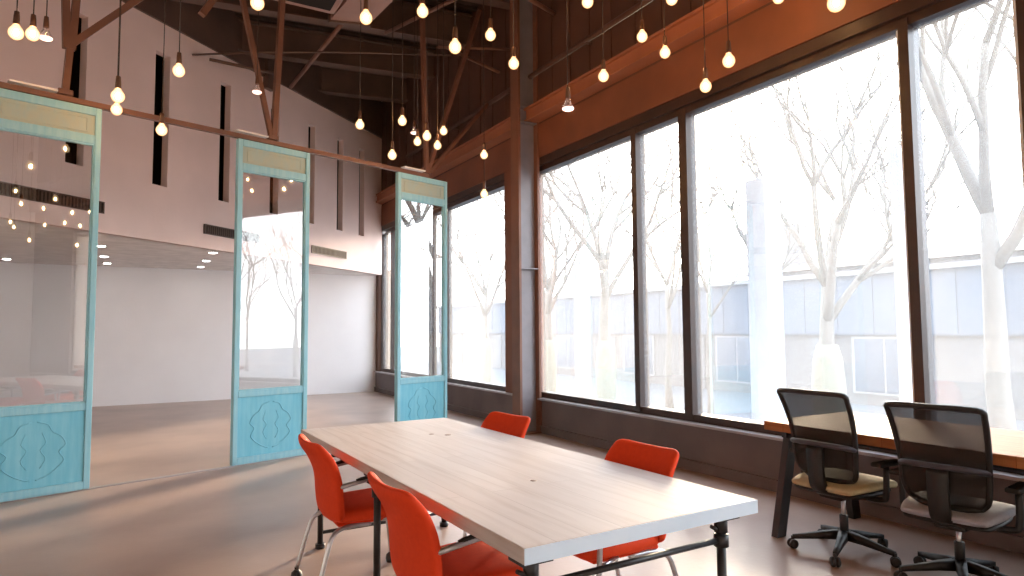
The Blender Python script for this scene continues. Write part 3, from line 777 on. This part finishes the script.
def tree(x, y, h, r0, seed, label, wrap=True, spread=.55, lean=(0, 0)):
    rnd = random.Random(seed)
    t = empty('bare_tree', (x, y, GZ))
    trunk = MB(); br = MB()
    th = h * .42
    pts = [Vector((lean[0] * k / 5 + rnd.uniform(-.04, .04) * (k > 0), lean[1] * k / 5 + rnd.uniform(-.04, .04) * (k > 0), th * k / 5)) for k in range(6)]
    trunk.tube(pts, [r0 * (1.25 if k == 0 else 1 - .08 * k) for k in range(6)], 10)
    trunk.build('trunk', M['bark'], t)
    def grow(p, d, L, r, depth):
        if r < .006 or depth > 5: return
        n = 4; P = [p]; dd = d.copy()
        for k in range(n):
            dd = (dd + Vector((rnd.uniform(-.16, .16), rnd.uniform(-.16, .16), rnd.uniform(-.06, .14)))).normalized()
            P.append(P[-1] + dd * L / n)
        br.tube(P, [r * (1 - .11 * k) for k in range(n + 1)], 5 if depth > 1 else 7)
        nb = 3 if depth < 3 else 2
        for k in range(nb):
            q = P[rnd.choice((2, 3, 4)) if k else 4]
            ax = Vector((rnd.uniform(-1, 1), rnd.uniform(-1, 1), rnd.uniform(-.3, .5)))
            nd = (dd + ax.normalized() * (spread + .25 * rnd.random())).normalized()
            grow(q, nd, L * rnd.uniform(.62, .82), r * rnd.uniform(.5, .66), depth + 1)
    for k in range(5):
        a = 2 * math.pi * k / 5 + rnd.random()
        grow(pts[-1] if k < 3 else pts[4], Vector((math.cos(a) * spread, math.sin(a) * spread, 1)).normalized(), h * .24, r0 * rnd.uniform(.40, .58), 1)
    br.build('branches', M['bark'], t)
    if wrap:
        w_ = MB(); w_.lathe([(r0 * 1.1, .5), (r0 * 1.45, .7), (r0 * 1.6, 1.4), (r0 * 1.4, 1.9), (r0 * 1.0, 2.15)], n=14); w_.build('trunk_wrap', M['wrap'], t, True)
    tag(t, label, 'tree', 'bare trees in the yard')
TR = [(27.5, 21.5, 8.5, .13, 1, 'bare tree outside the window left of the steel column', True),
      (33.0, 18.5, 8.5, .15, 2, 'bare tree with a pale wrapped trunk just right of the steel column', True),
      (38.0, 17.0, 9.5, .17, 3, 'bare forking tree seen left of the narrow window', True),
      (46.6, 17.5, 8.0, .08, 4, 'thin bare tree behind the left part of the widest window', False),
      (55.6, 12.5, 7.5, .17, 5, 'bare tree with a bulky pale trunk wrap behind the left task chair', True),
      (66.5, 11.0, 9.5, .17, 6, 'thick-trunked bare tree at the right edge of the picture', False),
      (43.3, 20.5, 9.0, .11, 8, 'bare tree standing farther back behind the narrow window', False),
      (60.8, 18.0, 9.5, .12, 9, 'tall bare tree farther back behind the right mullion', False),
      (51.0, 19.5, 9.0, .09, 12, 'tall bare tree far back near the sun glare', False)]
for az, dist, h, r0, sd, l, wp in TR:
    x, y = pol(az, dist); tree(x, y, h, r0, sd, l, wp)
for k, (x, y) in enumerate(((15.5, -3.9), (17.5, -12.4), (22, -12.5), (24.5, -19))):
    tree(x, y, 9.0, .10, 20 + k, 'bare tree down the yard, seen only mirrored in the middle partition glass', k % 2 == 0)

# ------------------------------------------------------------------ light
SUN = Vector((.786, .586, .200)).normalized()
wd = bpy.data.worlds.new('sky'); sc.world = wd; wd.use_nodes = True; nt = wd.node_tree; nt.nodes.clear()
out = nt.nodes.new('ShaderNodeOutputWorld'); bg = nt.nodes.new('ShaderNodeBackground'); bg.inputs[1].default_value = 7.5
tc = nt.nodes.new('ShaderNodeTexCoord')
sx = nt.nodes.new('ShaderNodeSeparateXYZ'); nt.links.new(tc.outputs['Generated'], sx.inputs[0])
rp = nt.nodes.new('ShaderNodeValToRGB'); rp.color_ramp.elements[0].position = 0.0; rp.color_ramp.elements[1].position = .6
rp.color_ramp.elements[0].color = (.93, .93, .93, 1); rp.color_ramp.elements[1].color = (.70, .85, 1.0, 1)
nt.links.new(sx.outputs['Z'], rp.inputs[0])
dp = nt.nodes.new('ShaderNodeVectorMath'); dp.operation = 'DOT_PRODUCT'; dp.inputs[1].default_value = SUN
nt.links.new(tc.outputs['Generated'], dp.inputs[0])
mr = nt.nodes.new('ShaderNodeMapRange'); mr.inputs['From Min'].default_value = .95; mr.inputs['From Max'].default_value = 1.0; mr.inputs['To Min'].default_value = 0; mr.inputs['To Max'].default_value = 1
nt.links.new(dp.outputs['Value'], mr.inputs[0])
pw_ = nt.nodes.new('ShaderNodeMath'); pw_.operation = 'POWER'; pw_.inputs[1].default_value = 3; nt.links.new(mr.outputs[0], pw_.inputs[0])
mxx = nt.nodes.new('ShaderNodeMix'); mxx.data_type = 'RGBA'; nt.links.new(pw_.outputs[0], mxx.inputs[0]); nt.links.new(rp.outputs[0], mxx.inputs[6]); mxx.inputs[7].default_value = (5, 4.4, 3.6, 1)
nt.links.new(mxx.outputs[2], bg.inputs[0]); nt.links.new(bg.outputs[0], out.inputs[0])

sl = bpy.data.lights.new('sun', 'SUN'); sl.energy = 13.0; sl.angle = R(8); sl.color = (1, .80, .56)
so_ = bpy.data.objects.new('sun', sl); col.objects.link(so_); so_.rotation_euler = SUN.to_track_quat('Z', 'Y').to_euler(); so_.location = (20, 15, 8)

# ------------------------------------------------------------------ camera
f_px, yaw, pit, rol, HC = 650.7, R(29.87), R(3.65), R(-.39), 1.45
fw = Vector((math.sin(yaw) * math.cos(pit), math.cos(yaw) * math.cos(pit), math.sin(pit)))
r_ = Vector((math.cos(yaw), -math.sin(yaw), 0)); u_ = r_.cross(fw)
r2 = r_ * math.cos(rol) + u_ * math.sin(rol); u2 = -r_ * math.sin(rol) + u_ * math.cos(rol)
cam = bpy.data.cameras.new('camera'); cam.sensor_width = 36; cam.lens = 36 * f_px / 1024; cam.clip_end = 300
co = bpy.data.objects.new('camera', cam); col.objects.link(co)
mt = Matrix(((r2.x, u2.x, -fw.x, 0), (r2.y, u2.y, -fw.y, 0), (r2.z, u2.z, -fw.z, HC), (0, 0, 0, 1)))
co.matrix_world = mt
sc.camera = co
sc.view_settings.view_transform = 'Standard'; sc.view_settings.look = 'None'; sc.view_settings.exposure = 0.45; sc.view_settings.gamma = 1.0
sc.view_settings.use_curve_mapping = False
